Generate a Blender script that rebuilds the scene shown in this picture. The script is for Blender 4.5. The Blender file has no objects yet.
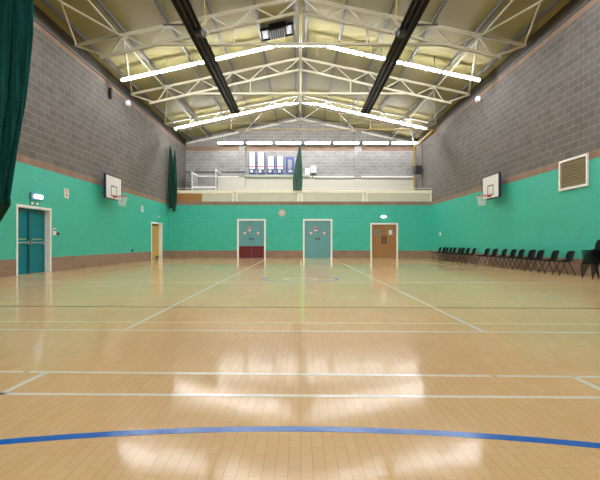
import bpy, bmesh, math, random
from mathutils import Vector, Matrix
random.seed(7)
C = bpy.context.scene.collection
V = Vector
PI = math.pi

# ------------------------------------------------------------------ dimensions (metres)
HW = 8.65            # half width of the hall
YB = 29.5            # wall under the balcony
YG = 33.9            # gable wall at the back of the balcony
YF = -3.6            # wall behind the camera
ZE = 8.22            # top of the side walls
def ztop(x): return 10.34 - 0.213 * abs(x)      # top chord of a truss
def zbot(x): return 9.77 - 0.225 * abs(x)       # bottom chord
def zroof(x): return ztop(x) + 0.29             # underside of the roof lining

# ------------------------------------------------------------------ materials
def srgb(r, g, b):
    def f(c):
        c /= 255.0
        return c / 12.92 if c <= 0.04045 else ((c + 0.055) / 1.055) ** 2.4
    return (f(r), f(g), f(b), 1.0)

def new_mat(name):
    m = bpy.data.materials.new(name); m.use_nodes = True
    nt = m.node_tree
    return m, nt, nt.nodes['Principled BSDF']

def plain(name, rgb, rough=0.5, metal=0.0, noise=0.06, nscale=9.0, spec=0.5):
    m, nt, p = new_mat(name)
    p.inputs['Roughness'].default_value = rough
    p.inputs['Metallic'].default_value = metal
    p.inputs['Specular IOR Level'].default_value = spec
    c = srgb(*rgb)
    tc = nt.nodes.new('ShaderNodeTexCoord')
    n = nt.nodes.new('ShaderNodeTexNoise'); n.inputs['Scale'].default_value = nscale; n.inputs['Detail'].default_value = 4
    nt.links.new(tc.outputs['Object'], n.inputs['Vector'])
    mx = nt.nodes.new('ShaderNodeMix'); mx.data_type = 'RGBA'
    mx.inputs['A'].default_value = [min(1, v * (1 - noise)) for v in c[:3]] + [1]
    mx.inputs['B'].default_value = [min(1, v * (1 + noise)) for v in c[:3]] + [1]
    nt.links.new(n.outputs['Fac'], mx.inputs['Factor'])
    nt.links.new(mx.outputs['Result'], p.inputs['Base Color'])
    return m

def emit(name, rgb, strength):
    m, nt, p = new_mat(name)
    p.inputs['Base Color'].default_value = srgb(235, 235, 235)
    p.inputs['Emission Color'].default_value = srgb(*rgb)
    p.inputs['Emission Strength'].default_value = strength
    return m

def block(name, axis, c1, c2, cm, rough=0.85, bump=0.35, bw=0.5, rh=0.245, mortar=0.013, zoff=0.0, bias=0.0, fine=0.12):
    """coursed blockwork on a wall running along x or y"""
    m, nt, p = new_mat(name)
    L = nt.links.new
    p.inputs['Roughness'].default_value = rough
    p.inputs['Specular IOR Level'].default_value = 0.35
    tc = nt.nodes.new('ShaderNodeTexCoord')
    sp = nt.nodes.new('ShaderNodeSeparateXYZ'); L(tc.outputs['Object'], sp.inputs[0])
    ad = nt.nodes.new('ShaderNodeMath'); ad.operation = 'SUBTRACT'; ad.inputs[1].default_value = zoff; L(sp.outputs['Z'], ad.inputs[0])
    cb = nt.nodes.new('ShaderNodeCombineXYZ'); L(sp.outputs['X' if axis == 'x' else 'Y'], cb.inputs[0]); L(ad.outputs[0], cb.inputs[1])
    br = nt.nodes.new('ShaderNodeTexBrick')
    br.inputs['Scale'].default_value = 1.0
    br.inputs['Brick Width'].default_value = bw; br.inputs['Row Height'].default_value = rh
    br.inputs['Mortar Size'].default_value = mortar; br.inputs['Mortar Smooth'].default_value = 0.25
    br.inputs['Bias'].default_value = bias
    br.inputs['Color1'].default_value = srgb(*c1); br.inputs['Color2'].default_value = srgb(*c2); br.inputs['Mortar'].default_value = srgb(*cm)
    L(cb.outputs[0], br.inputs['Vector'])
    n = nt.nodes.new('ShaderNodeTexNoise'); n.inputs['Scale'].default_value = 2.2; n.inputs['Detail'].default_value = 8
    L(tc.outputs['Object'], n.inputs['Vector'])
    mr = nt.nodes.new('ShaderNodeMapRange'); mr.inputs['From Min'].default_value = 0.25; mr.inputs['From Max'].default_value = 0.75
    mr.inputs['To Min'].default_value = 1 - fine; mr.inputs['To Max'].default_value = 1 + fine
    L(n.outputs['Fac'], mr.inputs['Value'])
    vm = nt.nodes.new('ShaderNodeVectorMath'); vm.operation = 'SCALE'
    L(br.outputs['Color'], vm.inputs[0]); L(mr.outputs[0], vm.inputs['Scale'])
    L(vm.outputs[0], p.inputs['Base Color'])
    bp = nt.nodes.new('ShaderNodeBump'); bp.inputs['Strength'].default_value = bump; bp.inputs['Distance'].default_value = 0.01; bp.invert = True
    L(br.outputs['Fac'], bp.inputs['Height']); L(bp.outputs[0], p.inputs['Normal'])
    return m

def floor_material():
    m, nt, p = new_mat('wood_block_floor')
    L = nt.links.new
    tc = nt.nodes.new('ShaderNodeTexCoord')
    sp = nt.nodes.new('ShaderNodeSeparateXYZ'); L(tc.outputs['Object'], sp.inputs[0])
    cb = nt.nodes.new('ShaderNodeCombineXYZ'); L(sp.outputs['Y'], cb.inputs[0]); L(sp.outputs['X'], cb.inputs[1])
    br = nt.nodes.new('ShaderNodeTexBrick')
    br.inputs['Scale'].default_value = 1.0; br.inputs['Brick Width'].default_value = 0.2; br.inputs['Row Height'].default_value = 0.0555
    br.inputs['Mortar Size'].default_value = 0.0011; br.inputs['Mortar Smooth'].default_value = 0.2
    br.offset = 0.37; br.offset_frequency = 2
    br.inputs['Color1'].default_value = srgb(*FLOOR1); br.inputs['Color2'].default_value = srgb(*FLOOR2); br.inputs['Mortar'].default_value = srgb(*FLOORJ)
    L(cb.outputs[0], br.inputs['Vector'])
    n = nt.nodes.new('ShaderNodeTexNoise'); n.inputs['Scale'].default_value = 0.7; n.inputs['Detail'].default_value = 6
    L(tc.outputs['Object'], n.inputs['Vector'])
    mr = nt.nodes.new('ShaderNodeMapRange'); mr.inputs['From Min'].default_value = 0.3; mr.inputs['From Max'].default_value = 0.7
    mr.inputs['To Min'].default_value = 0.95; mr.inputs['To Max'].default_value = 1.05
    L(n.outputs['Fac'], mr.inputs['Value'])
    vm = nt.nodes.new('ShaderNodeVectorMath'); vm.operation = 'SCALE'; L(br.outputs['Color'], vm.inputs[0]); L(mr.outputs[0], vm.inputs['Scale'])
    df = nt.nodes.new('ShaderNodeBsdfDiffuse'); L(vm.outputs[0], df.inputs['Color'])
    gl = nt.nodes.new('ShaderNodeBsdfGlossy'); gl.inputs['Roughness'].default_value = FLOOR_ROUGH; gl.inputs['Color'].default_value = (0.95, 0.94, 0.9, 1)
    fr = nt.nodes.new('ShaderNodeFresnel'); fr.inputs['IOR'].default_value = 1.45
    pw = nt.nodes.new('ShaderNodeMath'); pw.operation = 'POWER'; pw.inputs[1].default_value = 1.48; L(fr.outputs[0], pw.inputs[0])
    ms = nt.nodes.new('ShaderNodeMixShader'); L(pw.outputs[0], ms.inputs[0]); L(df.outputs[0], ms.inputs[1]); L(gl.outputs[0], ms.inputs[2])
    L(ms.outputs[0], nt.nodes['Material Output'].inputs['Surface'])
    # every block lies at a very slightly different tilt
    sn = nt.nodes.new('ShaderNodeVectorMath'); sn.operation = 'SNAP'; sn.inputs[1].default_value = (0.0555, 0.2, 10)
    L(tc.outputs['Object'], sn.inputs[0])
    wn = nt.nodes.new('ShaderNodeTexWhiteNoise'); wn.noise_dimensions = '3D'; L(sn.outputs[0], wn.inputs['Vector'])
    s1 = nt.nodes.new('ShaderNodeVectorMath'); s1.operation = 'SUBTRACT'; s1.inputs[1].default_value = (0.5, 0.5, 0.5); L(wn.outputs['Color'], s1.inputs[0])
    s2 = nt.nodes.new('ShaderNodeVectorMath'); s2.operation = 'MULTIPLY'; s2.inputs[1].default_value = (0.005, 0.007, 0.0); L(s1.outputs[0], s2.inputs[0])
    # slow waviness of the old floor
    n2 = nt.nodes.new('ShaderNodeTexNoise'); n2.inputs['Scale'].default_value = 0.9; n2.inputs['Detail'].default_value = 2; L(tc.outputs['Object'], n2.inputs['Vector'])
    s3 = nt.nodes.new('ShaderNodeVectorMath'); s3.operation = 'SUBTRACT'; s3.inputs[1].default_value = (0.5, 0.5, 0.5); L(n2.outputs['Color'], s3.inputs[0])
    s4 = nt.nodes.new('ShaderNodeVectorMath'); s4.operation = 'MULTIPLY'; s4.inputs[1].default_value = (0.005, 0.006, 0.0); L(s3.outputs[0], s4.inputs[0])
    g = nt.nodes.new('ShaderNodeNewGeometry')
    a1 = nt.nodes.new('ShaderNodeVectorMath'); a1.operation = 'ADD'; L(g.outputs['Normal'], a1.inputs[0]); L(s2.outputs[0], a1.inputs[1])
    a2 = nt.nodes.new('ShaderNodeVectorMath'); a2.operation = 'ADD'; L(a1.outputs[0], a2.inputs[0]); L(s4.outputs[0], a2.inputs[1])
    nn = nt.nodes.new('ShaderNodeVectorMath'); nn.operation = 'NORMALIZE'; L(a2.outputs[0], nn.inputs[0])
    for q in (df, gl, fr): L(nn.outputs[0], q.inputs['Normal'])
    return m

def lining_material():
    """cream roof lining sheets, ribs running down the slope, laps across"""
    m, nt, p = new_mat('roof_lining')
    L = nt.links.new
    p.inputs['Roughness'].default_value = 0.5; p.inputs['Specular IOR Level'].default_value = 0.08
    tc = nt.nodes.new('ShaderNodeTexCoord')
    w = nt.nodes.new('ShaderNodeTexWave'); w.wave_type = 'BANDS'; w.bands_direction = 'Y'; w.inputs['Scale'].default_value = 2.6
    w.inputs['Distortion'].default_value = 0.0
    L(tc.outputs['Object'], w.inputs['Vector'])
    n = nt.nodes.new('ShaderNodeTexNoise'); n.inputs['Scale'].default_value = 0.6; n.inputs['Detail'].default_value = 5; L(tc.outputs['Object'], n.inputs['Vector'])
    mx = nt.nodes.new('ShaderNodeMix'); mx.data_type = 'RGBA'
    mx.inputs['A'].default_value = srgb(*LINING1); mx.inputs['B'].default_value = srgb(*LINING2)
    L(n.outputs['Fac'], mx.inputs['Factor'])
    L(mx.outputs['Result'], p.inputs['Base Color'])
    bp = nt.nodes.new('ShaderNodeBump'); bp.inputs['Strength'].default_value = 0.3; bp.inputs['Distance'].default_value = 0.02
    L(w.outputs['Fac'], bp.inputs['Height']); L(bp.outputs[0], p.inputs['Normal'])
    return m

def net_material(name, a, b):
    m, nt, p = new_mat(name)
    L = nt.links.new
    p.inputs['Roughness'].default_value = 0.9
    p.inputs['Specular IOR Level'].default_value = 0.15
    tc = nt.nodes.new('ShaderNodeTexCoord')
    mp = nt.nodes.new('ShaderNodeMapping'); mp.inputs['Scale'].default_value = (14, 14, 0.5); L(tc.outputs['Object'], mp.inputs['Vector'])
    n = nt.nodes.new('ShaderNodeTexNoise'); n.inputs['Scale'].default_value = 1.0; n.inputs['Detail'].default_value = 5; L(mp.outputs[0], n.inputs['Vector'])
    n3 = nt.nodes.new('ShaderNodeTexNoise'); n3.inputs['Scale'].default_value = 60; L(tc.outputs['Object'], n3.inputs['Vector'])
    mu = nt.nodes.new('ShaderNodeMath'); mu.operation = 'MULTIPLY'; L(n.outputs['Fac'], mu.inputs[0]); L(n3.outputs['Fac'], mu.inputs[1])
    mr = nt.nodes.new('ShaderNodeMapRange'); mr.inputs['From Min'].default_value = 0.17; mr.inputs['From Max'].default_value = 0.40; L(mu.outputs[0], mr.inputs['Value'])
    mx = nt.nodes.new('ShaderNodeMix'); mx.data_type = 'RGBA'; mx.inputs['A'].default_value = srgb(*a); mx.inputs['B'].default_value = srgb(*b)
    L(mr.outputs[0], mx.inputs['Factor']); L(mx.outputs['Result'], p.inputs['Base Color'])
    return m

def wood_material(name, a, b, scale=(30, 30, 1.2)):
    m, nt, p = new_mat(name)
    L = nt.links.new
    p.inputs['Roughness'].default_value = 0.45
    tc = nt.nodes.new('ShaderNodeTexCoord')
    mp = nt.nodes.new('ShaderNodeMapping'); mp.inputs['Scale'].default_value = scale; L(tc.outputs['Object'], mp.inputs['Vector'])
    n = nt.nodes.new('ShaderNodeTexNoise'); n.inputs['Scale'].default_value = 1.0; n.inputs['Detail'].default_value = 6; L(mp.outputs[0], n.inputs['Vector'])
    mx = nt.nodes.new('ShaderNodeMix'); mx.data_type = 'RGBA'; mx.inputs['A'].default_value = srgb(*a); mx.inputs['B'].default_value = srgb(*b)
    L(n.outputs['Fac'], mx.inputs['Factor']); L(mx.outputs['Result'], p.inputs['Base Color'])
    return m

LIGHT = 19.5
FLOOR1, FLOOR2, FLOORJ = (233, 195, 144), (229, 189, 136), (192, 152, 106)
FLOOR_ROUGH = 0.115
LINING1, LINING2 = (134, 126, 80), (148, 140, 96)
Z0 = 3.72            # a course line of the blockwork
TEAL1, TEAL2, TEALM = (68, 187, 164), (65, 184, 161), (74, 190, 167)
GREY1, GREY2, GREYM = (104, 100, 95), (115, 110, 105), (142, 135, 125)
PINK1, PINK2, PINKM = (140, 116, 98), (152, 127, 108), (150, 130, 114)
M = {}
for ax in 'xy':
    M['teal_' + ax] = block('teal_painted_blockwork_' + ax, ax, TEAL1, TEAL2, TEALM, rough=0.55, bump=0.3, zoff=Z0 - 0.23, fine=0.05)
    M['grey_' + ax] = block('grey_blockwork_' + ax, ax, GREY1, GREY2, GREYM, zoff=Z0, bump=0.3)
    M['pink_' + ax] = block('buff_brick_' + ax, ax, PINK1, PINK2, PINKM, zoff=Z0, bw=0.45, rh=0.225)
    M['skirt_' + ax] = block('buff_brick_plinth_' + ax, ax, PINK1, PINK2, PINKM, zoff=0.0, bw=0.45, rh=0.17)
M['gable'] = block('pale_grey_blockwork', 'x', (140, 138, 136), (154, 152, 150), (176, 173, 168), zoff=Z0, bump=0.3)
M['floor'] = floor_material()
M['lining'] = lining_material()
M['cream_steel'] = plain('cream_painted_steel', (168, 160, 134), 0.45)
M['white_steel'] = plain('white_painted_steel', (228, 224, 214), 0.45)
M['galv'] = plain('galvanised_steel', (96, 95, 93), 0.6, 0.0)
M['dark_galv'] = plain('dull_grey_steel', (84, 82, 79), 0.6, 0.0)
M['heater'] = plain('dark_brown_heater_steel', (38, 32, 27), 0.7, 0.0)
M['black'] = plain('black_plastic', (26, 27, 28), 0.4)
M['chair'] = plain('black_chair_plastic', (13, 14, 16), 0.6, spec=0.12)
M['chair_leg'] = plain('black_chair_steel', (20, 20, 22), 0.5, 0.0)
M['batten'] = emit('fluorescent_diffuser', (246, 249, 255), LIGHT)
M['gable_batten'] = emit('fluorescent_diffuser_balcony', (246, 249, 255), 8.5)
M['batten_body'] = plain('batten_body', (150, 148, 142), 0.5)
M['cream_wall'] = plain('cream_paint', (200, 196, 182), 0.6, noise=0.02, nscale=1.5)
M['white_paint'] = plain('white_gloss_paint', (244, 243, 238), 0.4, noise=0.02)
M['teal_door'] = plain('dark_teal_door_paint', (0, 120, 134), 0.45, spec=0.2, noise=0.03)
M['grey_door'] = plain('blue_grey_door_paint', (98, 160, 164), 0.45, noise=0.03)
M['maroon'] = plain('maroon_paint', (104, 20, 26), 0.45)
M['yellow_door'] = wood_material('pale_yellow_wood', (196, 158, 78), (208, 172, 92), (3, 20, 0.8))
M['oak'] = wood_material('brown_oak_veneer', (150, 106, 62), (170, 124, 76), (20, 3, 0.8))
M['board'] = wood_material('brown_board', (158, 112, 58), (172, 126, 70), (3, 3, 12))
M['chrome'] = plain('brushed_metal', (190, 192, 192), 0.3, 0.8)
M['net'] = net_material('green_netting', (4, 52, 48), (30, 98, 90))
M['net_far'] = net_material('dark_green_netting', (18, 54, 46), (52, 92, 82))
M['net_pale'] = net_material('pale_green_netting', (58, 92, 82), (104, 134, 122))
M['hem'] = plain('dark_green_cloth', (8, 58, 34), 0.9, noise=0.25, nscale=5)
M['white_board'] = plain('white_laminate', (232, 230, 226), 0.35, noise=0.02)
M['navy'] = plain('navy_edge', (34, 38, 78), 0.5)
M['dark_line'] = plain('dark_line_paint', (58, 54, 54), 0.5)
M['red'] = plain('red_orange_steel', (196, 72, 44), 0.45)
M['red_ink'] = plain('red_ink', (196, 44, 40), 0.6)
M['dark_red'] = plain('dark_red_plastic', (120, 52, 46), 0.5)
M['cord'] = plain('white_cord', (214, 226, 216), 0.8)
M['blue_board'] = plain('blue_paint', (66, 88, 150), 0.5)
M['casing'] = plain('white_enamel', (214, 215, 220), 0.35, noise=0.01)
M['grey_plastic'] = plain('grey_plastic', (150, 152, 152), 0.5)
M['green_shelf'] = plain('grey_green_paint', (168, 178, 158), 0.6)
M['yellow_pipe'] = plain('ochre_gas_pipe', (206, 170, 62), 0.45)
M['tan_pipe'] = plain('tan_gas_pipe', (190, 160, 96), 0.5)
M['cream_rail'] = plain('cream_rail_paint', (244, 240, 214), 0.5, noise=0.02)
M['infill'] = plain('pale_mesh_infill', (206, 202, 182), 0.7, noise=0.08, nscale=2)
M['stair_infill'] = plain('pale_grey_panel', (160, 162, 158), 0.5)
M['sign_green'] = plain('exit_sign_green', (20, 120, 74), 0.5)
M['orange'] = plain('orange_sticker', (224, 128, 62), 0.6)
M['paper'] = plain('white_paper', (232, 232, 236), 0.7)
M['pane'] = plain('grey_green_glass', (128, 140, 118), 0.15)
M['blue_sign'] = plain('blue_sign', (40, 70, 150), 0.5)
M['emg_case'] = plain('blue_grey_case', (96, 128, 160), 0.4)
M['emg_lamp'] = emit('emergency_lamp', (215, 228, 255), 0.9)
M['bulkhead_lamp'] = emit('bulkhead_lamp', (255, 250, 235), 0.8)
M['clock_rim'] = plain('grey_clock_rim', (142, 150, 146), 0.4)
M['clock_face'] = plain('clock_face', (196, 198, 186), 0.5, noise=0.01)
M['line_white'] = plain('white_court_paint', (246, 240, 222), FLOOR_ROUGH + 0.05, noise=0.03, spec=0.25)
M['line_yellow'] = plain('pale_yellow_court_paint', (248, 240, 182), FLOOR_ROUGH + 0.05, spec=0.25)
M['line_lime'] = plain('yellow_court_paint', (222, 214, 110), FLOOR_ROUGH + 0.05, spec=0.25)
M['line_blue'] = plain('blue_court_paint', (30, 112, 204), FLOOR_ROUGH + 0.1, spec=0.25)
M['line_maroon'] = plain('dark_court_paint', (128, 92, 72), FLOOR_ROUGH + 0.05, spec=0.25)
M['line_faint'] = plain('worn_white_court_paint', (224, 206, 168), FLOOR_ROUGH + 0.05, spec=0.25)
M['eaves_shade'] = plain('eaves_shade_tone', (60, 52, 36), 0.9)  # closure board in a dark tone standing in for shaded roof lining
M['matt_black'] = plain('matt_black', (24, 23, 22), 0.9, spec=0.1)
M['copper_dark'] = plain('dark_hatch', (72, 56, 42), 0.5)

# ------------------------------------------------------------------ mesh helpers
class MB:
    def __init__(s): s.bm = bmesh.new()
    def box(s, lo, hi, bevel=0.0):
        lo, hi = V(lo), V(hi)
        r = bmesh.ops.create_cube(s.bm, size=1.0)
        c = (lo + hi) / 2; d = hi - lo
        for v in r['verts']: v.co = V((v.co.x * d.x, v.co.y * d.y, v.co.z * d.z)) + c
        if bevel:
            es = list({e for v in r['verts'] for e in v.link_edges})
            bmesh.ops.bevel(s.bm, geom=es, offset=bevel, segments=2, affect='EDGES', profile=0.5)
        return s
    def bar(s, a, b, w, h, up=(0, 0, 1)):
        """rectangular section bar from a to b"""
        a, b = V(a), V(b); d = (b - a).normalized(); u = V(up)
        side = d.cross(u)
        if side.length < 1e-4: side = d.cross(V((1, 0, 0)))
        side.normalize(); u = side.cross(d).normalized()
        vs = []
        for p in (a, b):
            for i, j in ((-1, -1), (1, -1), (1, 1), (-1, 1)):
                vs.append(s.bm.verts.new(p + side * (i * w / 2) + u * (j * h / 2)))
        for f in ((3, 2, 1, 0), (4, 5, 6, 7), (0, 1, 5, 4), (1, 2, 6, 5), (2, 3, 7, 6), (3, 0, 4, 7)):
            s.bm.faces.new([vs[i] for i in f])
        return s
    def path(s, pts, r, seg=8, closed=False):
        """round tube through the points, mitred"""
        pts = [V(p) for p in pts]; n = len(pts); rings = []
        ref = None
        for i, p in enumerate(pts):
            if closed: d = (pts[(i + 1) % n] - pts[i - 1]).normalized()
            else: d = (pts[min(i + 1, n - 1)] - pts[max(i - 1, 0)]).normalized()
            if ref is None: ref = V((0, 0, 1)) if abs(d.z) < 0.9 else V((1, 0, 0))
            x = d.cross(ref).normalized(); ref = x.cross(d).normalized()
            rings.append([s.bm.verts.new(p + (x * math.cos(t) + ref * math.sin(t)) * r) for t in (2 * PI * k / seg for k in range(seg))])
        m = n if closed else n - 1
        for i in range(m):
            A, B = rings[i], rings[(i + 1) % n]
            for k in range(seg): s.bm.faces.new((A[k], A[(k + 1) % seg], B[(k + 1) % seg], B[k]))
        if not closed:
            s.bm.faces.new(rings[0][::-1]); s.bm.faces.new(rings[-1])
        return s
    def prism(s, poly, ext):
        """closed polygon of 3-D points extruded by a vector"""
        ext = V(ext)
        a = [s.bm.verts.new(V(p)) for p in poly]; b = [s.bm.verts.new(V(p) + ext) for p in poly]
        s.bm.faces.new(a[::-1]); s.bm.faces.new(b); n = len(poly)
        for i in range(n): s.bm.faces.new((a[i], a[(i + 1) % n], b[(i + 1) % n], b[i]))
        return s
    def disc(s, c, axis, r, depth, seg=28, r2=None):
        c, d = V(c), V(axis).normalized(); ref = V((0, 0, 1)) if abs(d.z) < 0.9 else V((1, 0, 0))
        x = d.cross(ref).normalized(); y = x.cross(d)
        pts = lambda R, o: [s.bm.verts.new(c + d * o + (x * math.cos(2 * PI * k / seg) + y * math.sin(2 * PI * k / seg)) * R) for k in range(seg)]
        a = pts(r, 0); b = pts(r2 if r2 else r, depth)
        s.bm.faces.new(a[::-1]); s.bm.faces.new(b)
        for k in range(seg): s.bm.faces.new((a[k], a[(k + 1) % seg], b[(k + 1) % seg], b[k]))
        return s
    def build(s, name, mat, parent=None, smooth=False, bevel=0.0):
        bmesh.ops.recalc_face_normals(s.bm, faces=s.bm.faces)
        me = bpy.data.meshes.new(name); s.bm.to_mesh(me); s.bm.free()
        for mm in (mat if isinstance(mat, (list, tuple)) else [mat]): me.materials.append(mm)
        if smooth:
            for f in me.polygons: f.use_smooth = True
        o = bpy.data.objects.new(name, me); C.objects.link(o)
        if parent is not None:
            o.parent = parent
            if parent.type == 'EMPTY': o.location = -V(parent.location)
        if bevel:
            b = o.modifiers.new('edge', 'BEVEL'); b.width = bevel; b.segments = 2; b.limit_method = 'ANGLE'
        return o

def tag(o, label, cat, group=None, kind=None):
    o['label'] = label; o['category'] = cat
    if group: o['group'] = group
    if kind: o['kind'] = kind
    return o

def thing(name, loc, label, cat, group=None, kind=None):
    o = bpy.data.objects.new(name, None); C.objects.link(o); o.location = loc; o.empty_display_size = 0.2
    return tag(o, label, cat, group, kind)

def copy_thing(o, loc, label, group=None, rotz=None):
    def dup(x, parent):
        c = x.copy(); C.objects.link(c)
        if parent: c.parent = parent
        for ch in x.children: dup(ch, c)
        return c
    r = dup(o, None); r.location = loc; r['label'] = label
    if rotz is not None: r.rotation_euler.z = rotz
    if group: r['group'] = group
    return r

ORD = ['first', 'second', 'third', 'fourth', 'fifth', 'sixth', 'seventh', 'eighth', 'ninth', 'tenth', 'eleventh', 'twelfth',
       'thirteenth', 'fourteenth', 'fifteenth', 'sixteenth', 'seventeenth', 'eighteenth']

# ------------------------------------------------------------------ the shell of the hall
def wall_panel(name, us, zs, holes, P, t, mats, zone):
    """one wall with openings: P(u,z) gives the room-side face, t the thickness vector"""
    us = sorted(set(us) | {h[i] for h in holes for i in (0, 1)}); zs = sorted(set(zs) | {h[i] for h in holes for i in (2, 3)})
    bm = bmesh.new(); t = V(t); cache = {}
    def vert(i, j, k):
        if (i, j, k) not in cache: cache[(i, j, k)] = bm.verts.new(V(P(us[i], zs[j])) + t * k)
        return cache[(i, j, k)]
    def solid(i, j):
        if not (0 <= i < len(us) - 1 and 0 <= j < len(zs) - 1): return False
        u = (us[i] + us[i + 1]) / 2; z = (zs[j] + zs[j + 1]) / 2
        return not any(h[0] < u < h[1] and h[2] < z < h[3] for h in holes)
    for i in range(len(us) - 1):
        for j in range(len(zs) - 1):
            if not solid(i, j): continue
            mi = zone((zs[j] + zs[j + 1]) / 2)
            fs = [[(i, j, 0), (i + 1, j, 0), (i + 1, j + 1, 0), (i, j + 1, 0)], [(i, j, 1), (i + 1, j, 1), (i + 1, j + 1, 1), (i, j + 1, 1)]]
            if not solid(i - 1, j): fs.append([(i, j, 0), (i, j + 1, 0), (i, j + 1, 1), (i, j, 1)])
            if not solid(i + 1, j): fs.append([(i + 1, j, 0), (i + 1, j + 1, 0), (i + 1, j + 1, 1), (i + 1, j, 1)])
            if not solid(i, j - 1): fs.append([(i, j, 0), (i + 1, j, 0), (i + 1, j, 1), (i, j, 1)])
            if not solid(i, j + 1): fs.append([(i, j + 1, 0), (i + 1, j + 1, 0), (i + 1, j + 1, 1), (i, j + 1, 1)])
            for f in fs: bm.faces.new([vert(*k) for k in f]).material_index = mi
    bmesh.ops.recalc_face_normals(bm, faces=bm.faces)
    me = bpy.data.meshes.new(name); bm.to_mesh(me); bm.free()
    for m in mats: me.materials.append(m)
    o = bpy.data.objects.new(name, me); C.objects.link(o); o['kind'] = 'structure'
    return o

def struct(o, label=None):
    o['kind'] = 'structure'
    if label: o['label'] = label
    return o

B1, B2 = 3.49, 3.72          # buff brick band
SK = 0.51                    # buff brick plinth
DL1 = (13.69, 15.57, 0.0, 2.17); DL2 = (26.1, 28.12, 0.0, 2.22)       # openings of the left wall (y0,y1,z0,z1)
DB1 = (-4.15, -2.28, 0.0, 2.57); DB2 = (0.17, 2.08, 0.0, 2.57); DB3 = (4.59, 6.39, 0.0, 2.31)

fl = MB().box((-HW - 0.3, YF - 0.3, -0.2), (HW + 0.3, YG + 0.3, 0.0)).build('floor', M['floor']); struct(fl, 'polished pale wood block sports hall floor with painted court lines')
zone2 = lambda z: 0 if z < B2 - 0.1 else 1
wl = wall_panel('wall_left', [YF, YG], [0, B2 - 0.1, ZE], [DL1, DL2], lambda u, z: (-HW, u, z), (-0.3, 0, 0), [M['teal_y'], M['grey_y']], zone2)
wr = wall_panel('wall_right', [YF, YG], [0, B2 - 0.1, ZE], [], lambda u, z: (HW, u, z), (0.3, 0, 0), [M['teal_y'], M['grey_y']], zone2)
wl['label'] = 'side wall with the dark teal exit door, green below and grey blocks above'
wr['label'] = 'side wall behind the chair row, green below and grey blocks above'
wb = wall_panel('wall_back', [-HW, HW], [0, B2], [DB1, DB2, DB3], lambda u, z: (u, YB, z), (0, 0.3, 0), [M['teal_x']], lambda z: 0)
wb['label'] = 'green end wall with three doors under the balcony'
def gable(name, y, t, z0, mats):
    a = [(-HW, y, z0), (HW, y, z0), (HW, y, ZE), (HW, y, zroof(HW)), (0, y, zroof(0)), (-HW, y, zroof(HW)), (-HW, y, ZE)]
    return struct(MB().prism(a, (0, t, 0)).build(name, mats))
wg = gable('wall_gallery', YG, 0.3, 3.6, M['gable']); wg['label'] = 'grey block gable wall at the back of the balcony'
wf = gable('wall_front', YF - 0.3, 0.3, 0.0, M['grey_x'])
struct(MB().box((-HW, YB + 0.3, 3.4), (HW, YG, 3.62)).build('floor_gallery', M['cream_wall']))
# band, plinth
def strip(name, mat, side, u0, u1, z0, z1, t=0.006):
    m = MB()
    if side == 'left': m.box((-HW, u0, z0), (-HW + t, u1, z1))
    elif side == 'right': m.box((HW - t, u0, z0), (HW, u1, z1))
    else: m.box((u0, YB - t, z0), (u1, YB, z1))
    return struct(m.build(name, mat))
strip('trim_1', M['pink_y'], 'left', YF, YB - 0.006, B1, B2); strip('trim_2', M['pink_y'], 'right', YF, YB - 0.006, B1, B2)
strip('trim_3', M['pink_x'], 'back', -HW, HW, B1, B2)
strip('trim_4', M['pink_y'], 'left', YF, YG, ZE - 0.19, ZE); strip('trim_5', M['pink_y'], 'right', YF, YG, ZE - 0.19, ZE)
struct(MB().box((-HW, YG - 0.006, 7.93), (HW, YG, 8.27)).build('trim_6', M['pink_x']))
for a, b in ((YF, DL1[0]), (DL1[1], DL2[0]), (DL2[1], YB - 0.006)): strip('baseboard_left', M['skirt_y'], 'left', a, b, 0, SK)
strip('baseboard_right', M['skirt_y'], 'right', YF, YB - 0.006, 0, SK)
for a, b in ((-HW, DB1[0]), (DB1[1], DB2[0]), (DB2[1], DB3[0]), (DB3[1], HW)): strip('baseboard_back', M['skirt_x'], 'back', a, b, 0, SK)
# roof lining
r = MB(); e = HW + 0.35
prof = [(-e, zroof(e)), (0, zroof(0)), (e, zroof(e)), (e, zroof(e) + 0.12), (0, zroof(0) + 0.12), (-e, zroof(e) + 0.12)]
r.prism([(x, YF - 0.3, z) for x, z in prof], (0, YG - YF + 0.6, 0))
ceil = struct(r.build('ceiling', M['lining']), 'cream ribbed roof lining on two slopes')
for s, nm in ((-1, 'eaves_beam'), (1, 'eaves_beam')):
    side = 'exit door' if s < 0 else 'chair row'
    m = MB().prism([(s * (HW + 0.3), YF, ZE), (s * (HW - 0.04), YF, ZE), (s * (HW - 0.04), YF, ZE + 0.09), (s * (HW + 0.3), YF, ZE + 0.09)], (0, YG - YF, 0))
    o = m.build('eaves_beam', M['dark_galv']); tag(o, f'grey steel eaves beam along the top of the {side} wall', 'beam', 'eaves beams', 'structure')

for s, nn in ((-1, 13), (1, 14)):
    struct(MB().box((min(s * (HW + 0.02), s * (HW + 0.3)), YF, ZE + 0.09), (max(s * (HW + 0.02), s * (HW + 0.3)), YG, zroof(HW) + 0.02)).build(f'trim_{nn}', M['eaves_shade']))
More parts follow.
